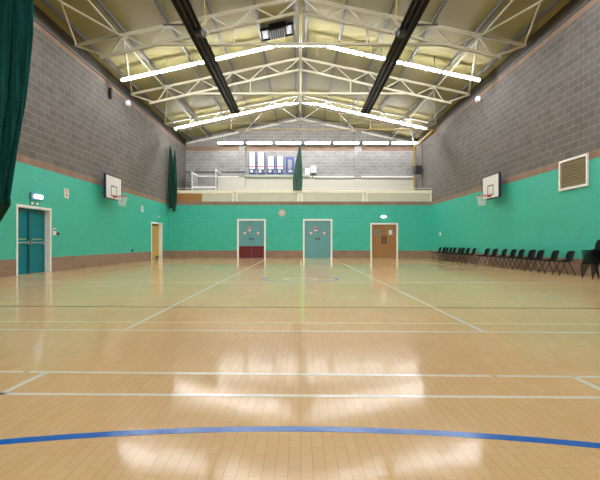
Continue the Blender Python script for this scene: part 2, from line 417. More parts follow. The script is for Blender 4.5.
# ------------------------------------------------------------------ court lines on the floor (parts of the floor)
def at(px, py):
    """point of the floor seen at a place in the photograph (eye 1 m above it)"""
    return V(((px - 300.5) / (py - 243.0), 450.0 / (py - 243.0), 0))
def floor_line(name, a, b, w, mat):
    a, b = V(a), V(b); d = (b - a).normalized(); n = V((-d.y, d.x, 0)) * (w / 2)
    z = V((0, 0, 0.0006))
    return MB().prism([a - n, b - n, b + n, a + n], z * 2).build(name, mat, fl)
def extend(a, b, x0, x1):
    f = lambda x: a + (b - a) * ((x - a.x) / (b.x - a.x))
    return f(x0), f(x1)
W = M['line_white']
def cross(y0, y1, w, mat, x0=-6.45, x1=6.5, name='court_line'):
    a, b = extend(at(0, y0), at(600, y1), x0, x1)
    return floor_line(name, a, b, w, mat)
cross(393.8, 397.6, 0.042, W)
a, b = at(0, 371.6), at(600, 376.9)
for x0, x1 in ((-6.45, -2.155), (-2.105, 1.435), (1.487, 6.5)):
    p, q = extend(a, b, x0, x1); floor_line('court_line', p, q, 0.042, W)
cross(329.6, 332.6, 0.045, W)
cross(321.4, 324.2, 0.045, M['line_yellow'])
cross(306.4, 308.4, 0.05, M['line_maroon'], -8.5, 8.5)
cross(296, 298, 0.045, M['line_faint'], -6.45, -0.6); cross(296, 298, 0.045, M['line_faint'], 1.3, 6.5)
cross(281.9, 282.8, 0.05, W)
cross(266.8, 267.4, 0.05, M['line_faint'])
# lines running down the hall
floor_line('court_line', (-1.985, 2.90, 0), (-1.965, 3.46, 0), 0.045, W); floor_line('court_line', (2.05, 3.0, 0), (2.04, 3.38, 0), 0.045, W)
floor_line('court_line', (-2.02, 5.15, 0), (-2.12, 29.3, 0), 0.045, W); floor_line('court_line', (2.06, 5.05, 0), (2.07, 29.3, 0), 0.045, W)
floor_line('court_line', (-6.45, 2.95, 0), (-6.45, 29.3, 0), 0.05, M['line_faint']); floor_line('court_line', (6.5, 2.9, 0), (6.5, 29.3, 0), 0.05, M['line_faint'])
floor_line('yellow_line', (0.03, 5.65, 0), (0.03, 26, 0), 0.05, M['line_lime'])
def arc(name, c, r, a0, a1, w, mat, n=64):
    bm = MB(); prev = None
    top = []; bot = []
    for k in range(n + 1):
        t = a0 + (a1 - a0) * k / n
        d = V((math.cos(t), math.sin(t), 0))
        top.append((V(c) + d * (r - w / 2), V(c) + d * (r + w / 2)))
    vs = [[bm.bm.verts.new(p + V((0, 0, h))) for p in pq for h in (0, 0.0013)] for pq in top]
    for A, B in zip(vs, vs[1:]):
        bm.bm.faces.new((A[1], A[3], B[3], B[1])); bm.bm.faces.new((A[0], A[2], B[2], B[0]))
        bm.bm.faces.new((A[0], A[1], B[1], B[0])); bm.bm.faces.new((A[2], A[3], B[3], B[2]))
    return bm.build(name, mat, fl)
arc('blue_arc', (-0.10, 2.42 - 6.25, 0), 6.25, math.radians(25), math.radians(155), 0.066, M['line_blue'])
arc('blue_circle', (0.0, 12.5, 0), 1.02, 0, 2 * PI, 0.06, M['line_blue'])
arc('centre_circle', (0.0, 12.5, 0), 0.45, 0, 2 * PI, 0.05, W)

# ------------------------------------------------------------------ roof steelwork
PURL = [0.27, 1.75, 3.42, 5.05, 6.73, 8.2]
side_of = {-1: 'exit door', 1: 'chair row'}
for s in (-1, 1):
    for k, x in enumerate(PURL):
        zb = ztop(x) + 0.06; h = 0.2; w = 0.065; t = 0.014
        # Z section
        q = [(-w, 0), (t / 2, 0), (t / 2, h - t), (w, h - t), (w, h), (-t / 2, h), (-t / 2, t), (-w, t)]
        o = MB().prism([(s * (x + u), YF, zb + v) for u, v in q], (0, YG - YF, 0)).build('roof_purlin', M['galv'])
        tag(o, f'grey steel purlin, {ORD[k]} down from the ridge on the {side_of[s]} side', 'purlin', 'roof purlins', 'structure')

YT = [11.5, 17.1, 22.75, 28.3]
TN = ['holding up the big green net at the frame edge', 'in front of the roof fan and first light row', 'between the two light rows',
      'beside the far light row, before the balcony']
NT = [1.75, 3.42, 5.05, 6.73]; NBt = [0.95, 2.6, 4.25, 5.8, 7.24]
def make_truss(y, label):
    t = thing('roof_truss', (0, y, zbot(HW)), label, 'truss', 'roof trusses')
    ms = M['cream_steel']
    for s in (-1, 1):
        MB().bar((0, y, ztop(0)), (s * 8.58, y, ztop(8.58)), 0.09, 0.11).build('top_chord', ms, t)
        MB().bar((0, y, zbot(0)), (s * 7.62, y, zbot(7.62)), 0.10, 0.105).build('bottom_chord', ms, t)
        MB().bar((s * 8.5, y, ztop(8.5) - 0.05), (s * 7.45, y, zbot(7.45) + 0.03), 0.07, 0.07).build('end_strut', ms, t)
        seq = [(0.06, ztop(0.06))]
        for i in range(4): seq += [(NBt[i], zbot(NBt[i])), (NT[i], ztop(NT[i]))]
        seq.append((NBt[4], zbot(NBt[4])))
        for (x0, z0), (x1, z1) in zip(seq, seq[1:]):
            MB().bar((s * x0, y, z0), (s * x1, y, z1), 0.05, 0.05).build('web_member', ms, t)
        MB().bar((s * 2.53, y, zbot(2.53)), (s * 2.53, y, 8.55), 0.06, 0.06, up=(0, 1, 0)).build('tie_hanger', ms, t)
        MB().box((s * 6.73 - 0.12, y - 0.06, ztop(6.73) - 0.12), (s * 6.73 + 0.12, y + 0.06, ztop(6.73) + 0.05)).build('gusset_plate', ms, t)
    MB().bar((0, y, ztop(0)), (0, y, 8.55), 0.08, 0.08, up=(0, 1, 0)).build('king_post', ms, t)
    MB().bar((-5.75, y, 8.55), (5.75, y, 8.55), 0.09, 0.09).build('tie_beam', ms, t)
    return t
for y, n in zip(YT, TN): make_truss(y, 'beige steel lattice roof truss ' + n)
# rafters against the gable wall
for s in (-1, 1):
    m = MB().bar((0, YG - 0.08, ztop(0) - 0.02), (s * 8.6, YG - 0.08, ztop(8.6) - 0.02), 0.12, 0.13)
    tag(m.build('gable_rafter', M['white_steel']), f'white steel rafter along the balcony gable, {side_of[s]} side', 'rafter', 'gable rafters', 'structure')
# ridge tube, side struts, braces
m = MB().path([(0, 8.0, zbot(0) - 0.02), (0, YG - 0.14, zbot(0) - 0.02)], 0.06, 10)
tag(m.build('ridge_tube', M['cream_steel'], smooth=False), 'long beige steel tube under the ridge joining the trusses', 'tube')
for s in (-1, 1):
    m = MB().path([(s * 6.86, 8.0, ztop(6.86) - 0.03), (s * 6.86, YG - 0.14, ztop(6.86) - 0.03)], 0.035, 8)
    tag(m.build('roof_strut', M['cream_steel']), f'thin beige tube beside the fifth purlin, {side_of[s]} side', 'tube', 'roof struts')
YY = YT + [YG - 0.15]
BAY = ['between the net truss and the fan truss', 'in the bay of the roof fan', 'in the bay before the far lights', 'in the bay next to the balcony gable']
for s in (-1, 1):
    for k in range(4):
        a = (s * 6.75, YY[k] + 0.05, ztop(6.73) - 0.08); b = (s * 8.5, YY[k + 1] - 0.05, ztop(8.5) - 0.02)
        tag(MB().path([a, b], 0.035, 8).build('roof_brace', M['cream_steel']), f'thin beige diagonal brace {BAY[k]}, {side_of[s]} side', 'brace', 'roof braces')
    a = (s * 8.5, YY[0] + 0.05, ztop(8.5) - 0.02); b = (s * 6.75, YY[1] - 0.05, ztop(6.73) - 0.08)
    tag(MB().path([a, b], 0.035, 8).build('roof_brace', M['cream_steel']), f'long beige brace crossing another brace below the roof, {side_of[s]} side', 'brace', 'roof braces')
    for a, b, w in (((s * 0.1, YG - 0.2, ztop(0.1) - 0.1), (s * 1.75, YT[3] + 0.1, ztop(1.75) - 0.05), 'from the gable apex'),
                    ((s * 1.75, YT[3] + 0.1, ztop(1.75) - 0.05), (s * 4.15, YG - 0.2, ztop(4.15) - 0.1), 'meeting the gable rafter half way down')):
        tag(MB().path([a, b], 0.03, 8).build('roof_brace', M['white_steel']), f'thin white brace {w}, {side_of[s]} side', 'brace', 'roof braces')

# ------------------------------------------------------------------ fluorescent rows
def zlight(x): return 9.89 if abs(x) < 1.13 else 9.84 - 0.2225 * (abs(x) - 1.13)
def batten(y, x0, x1, label, group):
    z0, z1 = zlight(x0), zlight(x1)
    if abs(x0 + x1) < 1e-6: z0 = z1 = 9.89
    a, b = V((x0, y, z0)), V((x1, y, z1)); d = (b - a).normalized(); n = V((-d.z, 0, d.x))
    if n.z < 0: n = -n
    t = thing('fluorescent_batten', (a + b) / 2 + n * 0.12, label, 'light', group)
    g = d * 0.03
    MB().bar(a + g, b - g, 0.125, 0.10, up=n).build('diffuser', M['batten'], t, bevel=0.03)
    MB().bar(a + g + n * 0.072, b - g + n * 0.072, 0.11, 0.045, up=n).build('housing', M['batten_body'], t)
    for p in (a, b): MB().bar(p + (g if p is a else -g) * 0.2, p + (g if p is a else -g), 0.135, 0.11, up=n).build('end_cap', M['batten_body'], t)
    for f in (0.2, 0.8):
        p = a + (b - a) * f + n * 0.1
        MB().path([p, (p.x, y, zroof(p.x) + 0.005)], 0.008, 6).build('hanger', M['galv'], t)
def light_row(y, desc):
    g = 'tube lights ' + desc
    batten(y, -1.12, 1.12, f'white fluorescent tube light across the ridge, {desc}', g)
    for s in (-1, 1):
        for k in range(4):
            x0 = 1.17 + k * 1.73; x1 = x0 + 1.70
            batten(y, s * x0, s * x1, f'fluorescent tube light, {ORD[k]} down from the ridge, {side_of[s]} side, {desc}', g)
light_row(20.2, 'row by the roof fan')
light_row(28.75, 'row by the balcony')
light_row(11.75, 'row by the big net')
light_row(3.25, 'unseen row over the blue arc')  # out of view, added to light the floor and walls nearest the camera
for k in range(7):
    x = (230.5 + 29.0 * k - 300.5) * 0.0741; z = 8.42; yl = YG - 0.55
    t = thing('fluorescent_batten', (x, YG, z), f'horizontal fluorescent tube light on the balcony gable, {ORD[k]} from the green corner net', 'light', 'tube lights on the gable wall')
    MB().box((x - 0.92, yl - 0.06, z - 0.07), (x + 0.92, yl + 0.06, z + 0.05), 0.02).build('diffuser', M['gable_batten'], t)
    MB().box((x - 0.94, yl - 0.05, z + 0.05), (x + 0.94, yl + 0.05, z + 0.10)).build('housing', M['batten_body'], t)
    MB().box((x - 0.94, yl + 0.065, z - 0.09), (x + 0.94, yl + 0.08, z + 0.13)).build('light_shield', M['batten_body'], t)  # plate added to keep tube light off the wall behind
    for s in (-1, 1):
        MB().box((x + s * 0.935 - 0.015, yl - 0.065, z - 0.075), (x + s * 0.935 + 0.015, yl + 0.065, z + 0.055)).build('end_cap', M['batten_body'], t)
        MB().path([(x + s * 0.6, yl, z + 0.09), (x + s * 0.6, yl, zroof(x + s * 0.6) + 0.005)], 0.008, 6).build('hanger', M['galv'], t)

# ------------------------------------------------------------------ radiant heaters under the trusses
for s in (-1, 1):
    x = s * 3.6; y0, y1 = 9.6, 25.1; z = 8.24
    t = thing('radiant_heater', (x, (y0 + y1) / 2, z), f'long dark radiant tube heater under the trusses, {side_of[s]} side', 'heater', 'radiant heaters')
    q = [(-0.27, 0), (-0.16, 0.22), (0.16, 0.22), (0.27, 0), (0.255, 0), (0.15, 0.205), (-0.15, 0.205), (-0.255, 0)]
    MB().prism([(x + u, y0, z + v) for u, v in q], (0, y1 - y0, 0)).build('reflector_hood', M['heater'], t)
    for u in (-0.1, 0.1):
        MB().path([(x + u, y0 + 0.03, z + 0.07), (x + u, y1 - 0.06, z + 0.07)], 0.05, 10).build('burner_tube', M['heater'], t, smooth=True)
    for yy in (y0, y1 - 0.02): MB().prism([(x + u, yy, z + v) for u, v in ((-0.27, 0), (-0.16, 0.22), (0.16, 0.22), (0.27, 0))], (0, 0.02, 0)).build('end_plate', M['heater'], t)
    MB().box((x + 0.1 - 0.07 if s < 0 else x - 0.1 - 0.16, 15.2, z - 0.16), (x + 0.1 + 0.16 if s < 0 else x - 0.1 + 0.07, 15.55, z + 0.0), 0.015).build('burner_box', M['black'], t)
    c = (x - s * 0.33, 15.5, z + 0.06)
    MB().path([(c[0], c[1] - 0.16, c[2]), (c[0], c[1] + 0.16, c[2])], 0.07, 14).build('burner_fan', M['grey_plastic'], t, smooth=True)
    for yy in (13.0, 15.6, 19.0, 22.6, 24.8):
        for u in (-0.16, 0.16):
            MB().path([(x + u, yy, z + 0.21), (x + u, yy, zroof(x + u) + 0.005)], 0.007, 6).build('chain', M['galv'], t)
    for yy in (12.95, 15.4):
        MB().bar((x + s * 0.14, yy, z + 0.235), (x + s * 1.1, yy, z + 0.235), 0.05, 0.05).build('bracket_arm', M['heater'], t)
        MB().path([(x + s * 1.08, yy, z + 0.23), (x + s * 1.08, yy, zroof(x + s * 1.08) + 0.005)], 0.006, 6).build('chain', M['galv'], t)
    MB().path([(x - s * 0.33, 15.5, z + 0.12), (x - s * 0.36, 15.4, z + 0.5), (x - s * 0.3, 15.45, z + 0.9), (x - s * 0.34, 15.5, zroof(3.3) - 0.02)], 0.014, 6).build('gas_hose', M['yellow_pipe'], t, smooth=True)

# roof fan between two purlins
xa, xb = -1.68, -0.34; ya, yb = 19.05, 20.0
zr = lambda x: ztop(x) + 0.03
t = thing('roof_fan', ((xa + xb) / 2, (ya + yb) / 2, zr(1.0)), 'dark square fan unit in a black frame below the ridge', 'fan')
sl = V((xb - xa, 0, zr(xb) - zr(xa)))
A = V((xa, ya, zr(xa)))
def pt(u, v, h=0): return A + sl * u + V((0, (yb - ya) * v, h))
for v in (0, 1): MB().bar(pt(-0.03, v), pt(1.03, v), 0.06, 0.10).build('frame_rail', M['matt_black'], t)
for u in (0.0, 1.0): MB().bar(pt(u, 0.02), pt(u, 0.98), 0.05, 0.08).build('frame_end', M['matt_black'], t)
MB().prism([pt(0.24, 0.03, -0.08), pt(0.78, 0.03, -0.08), pt(0.78, 0.97, -0.08), pt(0.24, 0.97, -0.08)], (0, 0, 0.28)).build('fan_box', M['matt_black'], t)
for u in (0.12, 0.89): MB().prism([pt(u - 0.09, 0.05, 0.0), pt(u + 0.09, 0.05, 0.0), pt(u + 0.09, 0.95, 0.0), pt(u - 0.09, 0.95, 0.0)], (0, 0, 0.03)).build('side_plate', M['dark_galv'], t)
g = MB()
for k in range(7):
    f = 0.29 + k * 0.073; g.bar(pt(f, 0.08, -0.09), pt(f, 0.92, -0.09), 0.012, 0.012)
g.build('grille', M['dark_galv'], t)
# gas pipe
m = MB().path([(8.45, YG - 0.5, 3.62), (8.45, YG - 0.5, 8.08), (8.45, YG - 0.62, 8.19), (8.45, YT[3] + 0.35, 8.19), (8.40, YT[3] + 0.25, 8.19)], 0.055, 10)
t = thing('gas_pipe', (8.45, YG - 0.5, 3.62), 'yellow gas pipe rising by the balcony corner and crossing the hall', 'pipe')
m.build('riser', M['yellow_pipe'], t, smooth=True)
MB().path([(8.42, YT[3] + 0.25, 8.19), (8.3, YT[3] + 0.22, 8.19), (-4.35, YT[3] + 0.22, 8.19), (-4.4, YT[3] + 0.22, 8.25), (-4.4, YT[3] + 0.22, zbot(4.4) + 0.1)], 0.035, 8).build('cross_pipe', M['tan_pipe'], t, smooth=True)
MB().path([(4.42, YT[3] + 0.22, 8.19), (4.42, YT[3] + 0.22, zbot(4.4) + 0.1)], 0.03, 8).build('drop_pipe', M['tan_pipe'], t)

# ------------------------------------------------------------------ doors
def u_frame(P, u0, u1, z1, w, ext):
    """door lining: an upside-down U extruded by ext; P(u,z) gives a point"""
    return MB().prism([P(u0, 0), P(u0 + w, 0), P(u0 + w, z1 - w), P(u1 - w, z1 - w), P(u1 - w, 0), P(u1, 0), P(u1, z1), P(u0, z1)], ext)
# teal double exit door
y0, y1, _, z1 = DL1
d = thing('door_1', (-HW, (y0 + y1) / 2, 0), 'dark teal double exit door with push bars in a white frame', 'door', None, 'structure')
u_frame(lambda u, z: (-HW + 0.025, u, z), y0 - 0.02, y1 + 0.02, z1 + 0.02, 0.075, (-0.25, 0, 0)).build('frame', M['white_paint'], d)
xl = -HW - 0.17; ym = (y0 + y1) / 2
for a, b in ((y0 + 0.056, ym - 0.004), (ym + 0.004, y1 - 0.056)):
    lf = MB().box((xl - 0.045, a, 0.01), (xl, b, z1 - 0.056)).build('leaf', M['teal_door'], d)
    MB().box((xl, a + 0.06, 0.99), (xl + 0.05, b - 0.03, 1.03), 0.01).build('push_bar', M['chrome'], lf)
    for yy in (a + 0.07, b - 0.07): MB().box((xl, yy - 0.03, 0.95), (xl + 0.04, yy + 0.03, 1.07), 0.008).build('bar_bracket', M['chrome'], lf)
    MB().box((xl, a + 0.12, 1.10), (xl + 0.003, b - 0.12, 1.15)).build('push_bar_notice', M['sign_green'], lf)
    MB().box((xl + 0.003, a + 0.16, 1.118), (xl + 0.005, b - 0.16, 1.132)).build('notice_stripe', M['line_yellow'], lf)
MB().box((xl, ym - 0.09, 0.02), (xl + 0.03, ym - 0.002, z1 - 0.12)).build('meeting_stile', plain('darker_teal', (6, 80, 92), 0.35), d)  # strip beside the split, darker teal than the leaves
MB().box((xl, y0 + 0.25, z1 - 0.17), (xl + 0.05, y0 + 0.55, z1 - 0.115)).build('door_closer', M['dark_galv'], d)
MB().box((xl, y1 - 0.6, z1 - 0.17), (xl + 0.05, y1 - 0.3, z1 - 0.115)).build('door_closer', M['dark_galv'], d)
# pale yellow door
y0, y1, _, z1 = DL2
d = thing('door_2', (-HW, (y0 + y1) / 2, 0), 'pale yellow wood door in a white frame near the hall corner', 'door', None, 'structure')
u_frame(lambda u, z: (-HW + 0.02, u, z), y0 - 0.02, y1 + 0.02, z1 + 0.02, 0.09, (-0.25, 0, 0)).build('frame', M['white_paint'], d)
MB().box((xl - 0.045, y0 + 0.072, 0.01), (xl, y1 - 0.072, z1 - 0.075)).build('leaf', M['yellow_door'], d)
MB().box((xl, y1 - 0.75, 0.03), (xl + 0.02, y1 - 0.2, 0.22)).build('kick_plate', M['dark_galv'], d)
MB().box((xl, y0 + 0.25, z1 - 0.16), (xl + 0.05, y1 - 0.6, z1 - 0.11)).build('door_closer', M['dark_galv'], d)
MB().box((xl, y0 + 0.15, 0.98), (xl + 0.04, y0 + 0.28, 1.08), 0.01).build('handle', M['chrome'], d)

def back_door(name, D, label, kind):
    x0, x1, _, z1 = D; xm = (x0 + x1) / 2; yl = YB + 0.06
    d = thing(name, (xm, YB, 0), label, 'door', None, 'structure')
    u_frame(lambda u, z: (u, YB - 0.03, z), x0 - 0.005, x1 + 0.005, z1 + 0.005, 0.105 if kind != 'oak' else 0.10, (0, 0.2, 0)).build('frame', M['white_paint'], d)
    leaves = []
    for a, b in ((x0 + 0.103, xm - 0.006), (xm + 0.006, x1 - 0.103)):
        leaves.append(MB().box((a, yl, 0.012), (b, yl + 0.045, z1 - 0.105)).build('leaf', M['oak'] if kind == 'oak' else M['grey_door'], d))
    if kind == 'red':
        for lf, (a, b) in zip(leaves, ((x0 + 0.115, xm - 0.008), (xm + 0.008, x1 - 0.115))):
            MB().box((a, yl - 0.006, 0.015), (b, yl, 0.80)).build('kick_panel', M['maroon'], lf)
    if kind != 'oak':
        for lf, s in zip(leaves, (-1, 1)):
            MB().box((xm + s * 0.10 - 0.05, yl - 0.05, 1.22), (xm + s * 0.10 + 0.05, yl, 1.33), 0.012).build('handle', M['black'], lf)
            x = xm + s * 0.44
            MB().box((x - 0.09, yl - 0.003, 1.56), (x + 0.09, yl, 1.75)).build('sticker', M['orange'], lf)
            MB().box((x - 0.055, yl - 0.005, 1.60), (x + 0.055, yl - 0.003, 1.71)).build('sticker_centre', M['paper'], lf)
            for zz in (0.35, 1.3, 2.2): MB().path([((x0 + 0.103 if s < 0 else x1 - 0.103), yl - 0.008, zz - 0.05), ((x0 + 0.103 if s < 0 else x1 - 0.103), yl - 0.008, zz + 0.05)], 0.012, 6).build('hinge', M['dark_galv'], lf)
        lf = leaves[0]; x = xm - 0.13
        MB().box((x - 0.10, yl - 0.004, 1.78), (x + 0.10, yl, 2.07)).build('notice', M['paper'], lf)
        MB().box((x - 0.085, yl - 0.006, 1.86), (x + 0.085, yl - 0.004, 2.05)).build('notice_block', M['red_ink'], lf)
        MB().box((x - 0.03, yl - 0.007, 1.9), (x + 0.05, yl - 0.006, 1.98)).build('notice_mark', M['paper'] if kind == 'red' else M['orange'], lf)
        MB().disc((xm + 0.13, yl, 1.08), (0, -1, 0), 0.03, 0.02, 14).build('lock', M['dark_galv'], leaves[1])
    else:
        for lf, s in zip(leaves, (-1, 1)):
            x = xm + s * 0.43
            MB().disc((x, yl, 1.70), (0, -1, 0), 0.18, 0.012, 32).build('window_rim', M['grey_plastic'], lf)
            MB().disc((x, yl - 0.012, 1.70), (0, -1, 0), 0.155, 0.003, 32).build('window_pane', M['pane'], lf)
            if s > 0: MB().box((x - 0.12, yl - 0.018, 1.55), (x + 0.10, yl - 0.015, 1.85)).build('paper_notice', M['paper'], lf)
            MB().box((xm + s * 0.10 - 0.06, yl - 0.006, 0.95), (xm + s * 0.10 + 0.06, yl, 1.46)).build('push_plate', M['copper_dark'], lf)
            hx = xm + s * 0.075
            MB().path([(hx, yl - 0.006, 1.05), (hx, yl - 0.05, 1.07), (hx, yl - 0.05, 1.37), (hx, yl - 0.006, 1.39)], 0.013, 8).build('handle', M['dark_galv'], lf)
back_door('door_3', DB1, 'blue grey double door with maroon lower panels, white frame', 'red')
back_door('door_4', DB2, 'blue grey double door in plain paint, in the middle of the end wall', 'grey')
back_door('door_5', DB3, 'brown wood double door with round windows under a wall light', 'oak')

# ------------------------------------------------------------------ things on the walls
# emergency light and exit sign over the teal door
t = thing('emergency_light', (-HW, 14.55, 2.30), 'blue grey emergency light glowing above the teal exit door', 'light')
MB().box((-HW, 14.38, 2.40), (-HW + 0.05, 14.98, 2.62), 0.01).build('case', M['emg_case'], t)
MB().box((-HW + 0.05, 14.50, 2.445), (-HW + 0.12, 14.94, 2.58), 0.03).build('lens', M['emg_lamp'], t)
t = thing('exit_sign', (-HW, 14.5, 2.19), 'small green and white exit sign between teal door and emergency light', 'sign')
MB().box((-HW, 14.38, 2.235), (-HW + 0.012, 14.9, 2.335)).build('plate', M['sign_green'], t)
for a in (14.43, 14.70):
    MB().box((-HW + 0.012, a, 2.25), (-HW + 0.014, a + 0.15, 2.32)).build('pictogram_block', M['paper'], t)
# switch by the teal door
t = thing('door_switch', (-HW, 15.8, 1.35), 'white wall switch plate with dark red knob beside the teal exit door', 'switch')
MB().box((-HW, 15.70, 1.28), (-HW + 0.03, 15.88, 1.52), 0.006).build('plate', M['white_paint'], t)
MB().box((-HW + 0.03, 15.73, 1.42), (-HW + 0.036, 15.85, 1.48)).build('display', M['blue_sign'], t)
MB().disc((-HW, 16.02, 1.33), (1, 0, 0), 0.055, 0.06, 18).build('knob', M['dark_red'], t)
def number_sign(txt, y, z, label):
    t = thing('number_sign', (-HW, y, z), label, 'sign', 'court number signs')
    MB().box((-HW, y - 0.16, z - 0.17), (-HW + 0.012, y + 0.16, z + 0.17)).build('plate', M['white_board'], t)
    cu = bpy.data.curves.new('numeral', 'FONT'); cu.body = txt; cu.size = 0.34; cu.align_x = 'CENTER'; cu.align_y = 'CENTER'; cu.extrude = 0.001; cu.offset = 0.006
    tmp = bpy.data.objects.new('numeral', cu); C.objects.link(tmp)
    me = bpy.data.meshes.new_from_object(tmp.evaluated_get(bpy.context.evaluated_depsgraph_get())); me.name = 'numeral'
    bpy.data.objects.remove(tmp); bpy.data.curves.remove(cu)
    me.materials.clear(); me.materials.append(M['red_ink'] if txt == '2' else M['dark_galv'])
    o = bpy.data.objects.new('numeral', me); C.objects.link(o)
    o.parent = t; o.location = (0.0135, 0, 0); o.rotation_euler = (PI / 2, 0, PI / 2)
number_sign('2', 16.62, 2.83, 'white square sign with a red number 2 near the teal exit door')
number_sign('1', 24.6, 2.86, 'white square sign with a number 1 near the pale yellow door')
t = thing('wall_socket', (-HW, 23.1, 0.62), 'small dark socket low on the green wall under the number 1 side', 'socket')
MB().box((-HW, 23.02, 0.55), (-HW + 0.045, 23.2, 0.68), 0.008).build('plate', M['dark_galv'], t)
MB().box((-HW + 0.045, 23.06, 0.58), (-HW + 0.06, 23.16, 0.65)).build('cover', M['black'], t)
t = thing('wall_sensor', (-HW, 27.4, 2.6), 'tiny white sensor on the green wall above the pale yellow door', 'sensor')
MB().box((-HW, 27.34, 2.55), (-HW + 0.05, 27.46, 2.66), 0.01).build('body', M['white_paint'], t)
t = thing('wall_switch', (HW, 27.8, 1.5), 'small white switch on the green wall before the chair row', 'switch')
MB().box((HW - 0.03, 27.7, 1.44), (HW, 27.9, 1.68), 0.006).build('plate', M['white_paint'], t)
MB().box((HW - 0.036, 27.76, 1.5), (HW - 0.03, 27.84, 1.62)).build('rocker', M['casing'], t)
# small units high on the block walls
def sensor(x, y, z, s, label):
    t = thing('motion_sensor', (x, y, z), label, 'sensor', 'sensors below the eaves')
    MB().bar((x, y, z), (x - s * 0.22, y, z - 0.02), 0.03, 0.03).build('bracket', M['grey_plastic'], t)
    MB().box((min(x - s * 0.17, x - s * 0.36), y - 0.12, z - 0.17), (max(x - s * 0.17, x - s * 0.36), y + 0.12, z + 0.07), 0.03).build('body', M['casing'], t)
sensor(-HW, 21.9, 7.85, -1, 'white sensor box high on the exit door wall beside the speaker')
sensor(HW, 21.3, 7.85, 1, 'white sensor box high on the block wall above the chair row')
t = thing('wall_speaker', (-HW, 20.3, 7.75), 'narrow dark speaker high on the grey block wall', 'speaker')
MB().box((-HW + 0.03, 20.22, 7.50), (-HW + 0.15, 20.38, 8.0), 0.02).build('cabinet', M['black'], t)
MB().box((-HW, 20.26, 7.65), (-HW + 0.03, 20.34, 7.9)).build('bracket', M['dark_galv'], t)
t = thing('loudspeaker', (HW, 31.7, 6.1), 'black loudspeaker on the balcony corner wall beside the yellow pipe', 'speaker')
MB().box((8.05, 31.45, 5.86), (8.48, 31.95, 6.42), 0.03).build('cabinet', M['black'], t)
MB().box((8.48, 31.6, 6.0), (HW, 31.8, 6.25)).build('bracket', M['dark_galv'], t)
MB().box((7.93, 31.5, 5.9), (8.05, 31.9, 6.38), 0.02).build('grille', M['dark_galv'], t)
tag(MB().path([(HW - 0.03, 31.9, 3.62), (HW - 0.03, 31.9, 8.3)], 0.03, 8).build('conduit', M['galv']), 'grey conduit running up the balcony corner behind the black speaker', 'conduit')

# louvred vent on the chair-row wall
t = thing('louvre_vent', (HW, 14.22, 3.2), 'large cream louvred vent grille over the green wall', 'vent')
y0, y1, z0, z1 = 13.48, 14.98, 2.72, 3.70; w = 0.07
MB().prism([(HW - 0.045, y0, z0), (HW - 0.045, y1, z0), (HW - 0.045, y1, z1), (HW - 0.045, y0, z1)], (0.045, 0, 0)).build('backing', M['copper_dark'], t).location.x += 0.04
fr = MB()
V4 = lambda x, i: [fr.bm.verts.new((x, *p)) for p in ((y0 + i, z0 + i), (y1 - i, z0 + i), (y1 - i, z1 - i), (y0 + i, z1 - i))]
o1, i1, o2, i2 = V4(HW - 0.06, 0), V4(HW - 0.06, w), V4(HW, 0), V4(HW, w)
for k in range(4):
    n = (k + 1) % 4
    for f in ((o1[k], o1[n], i1[n], i1[k]), (o2[k], o2[n], i2[n], i2[k]), (o1[k], o1[n], o2[n], o2[k]), (i1[k], i1[n], i2[n], i2[k])): fr.bm.faces.new(f)
fr.build('frame', M['white_paint'], t)
for k in range(11):
    zc = z0 + w + 0.04 + k * (z1 - z0 - 2 * w - 0.03) / 11
    MB().bar((HW - 0.035, y0 + w, zc), (HW - 0.035, y1 - w, zc), 0.05, 0.012, up=(0.8, 0, 0.6)).build('slat', M['cream_steel'], t)

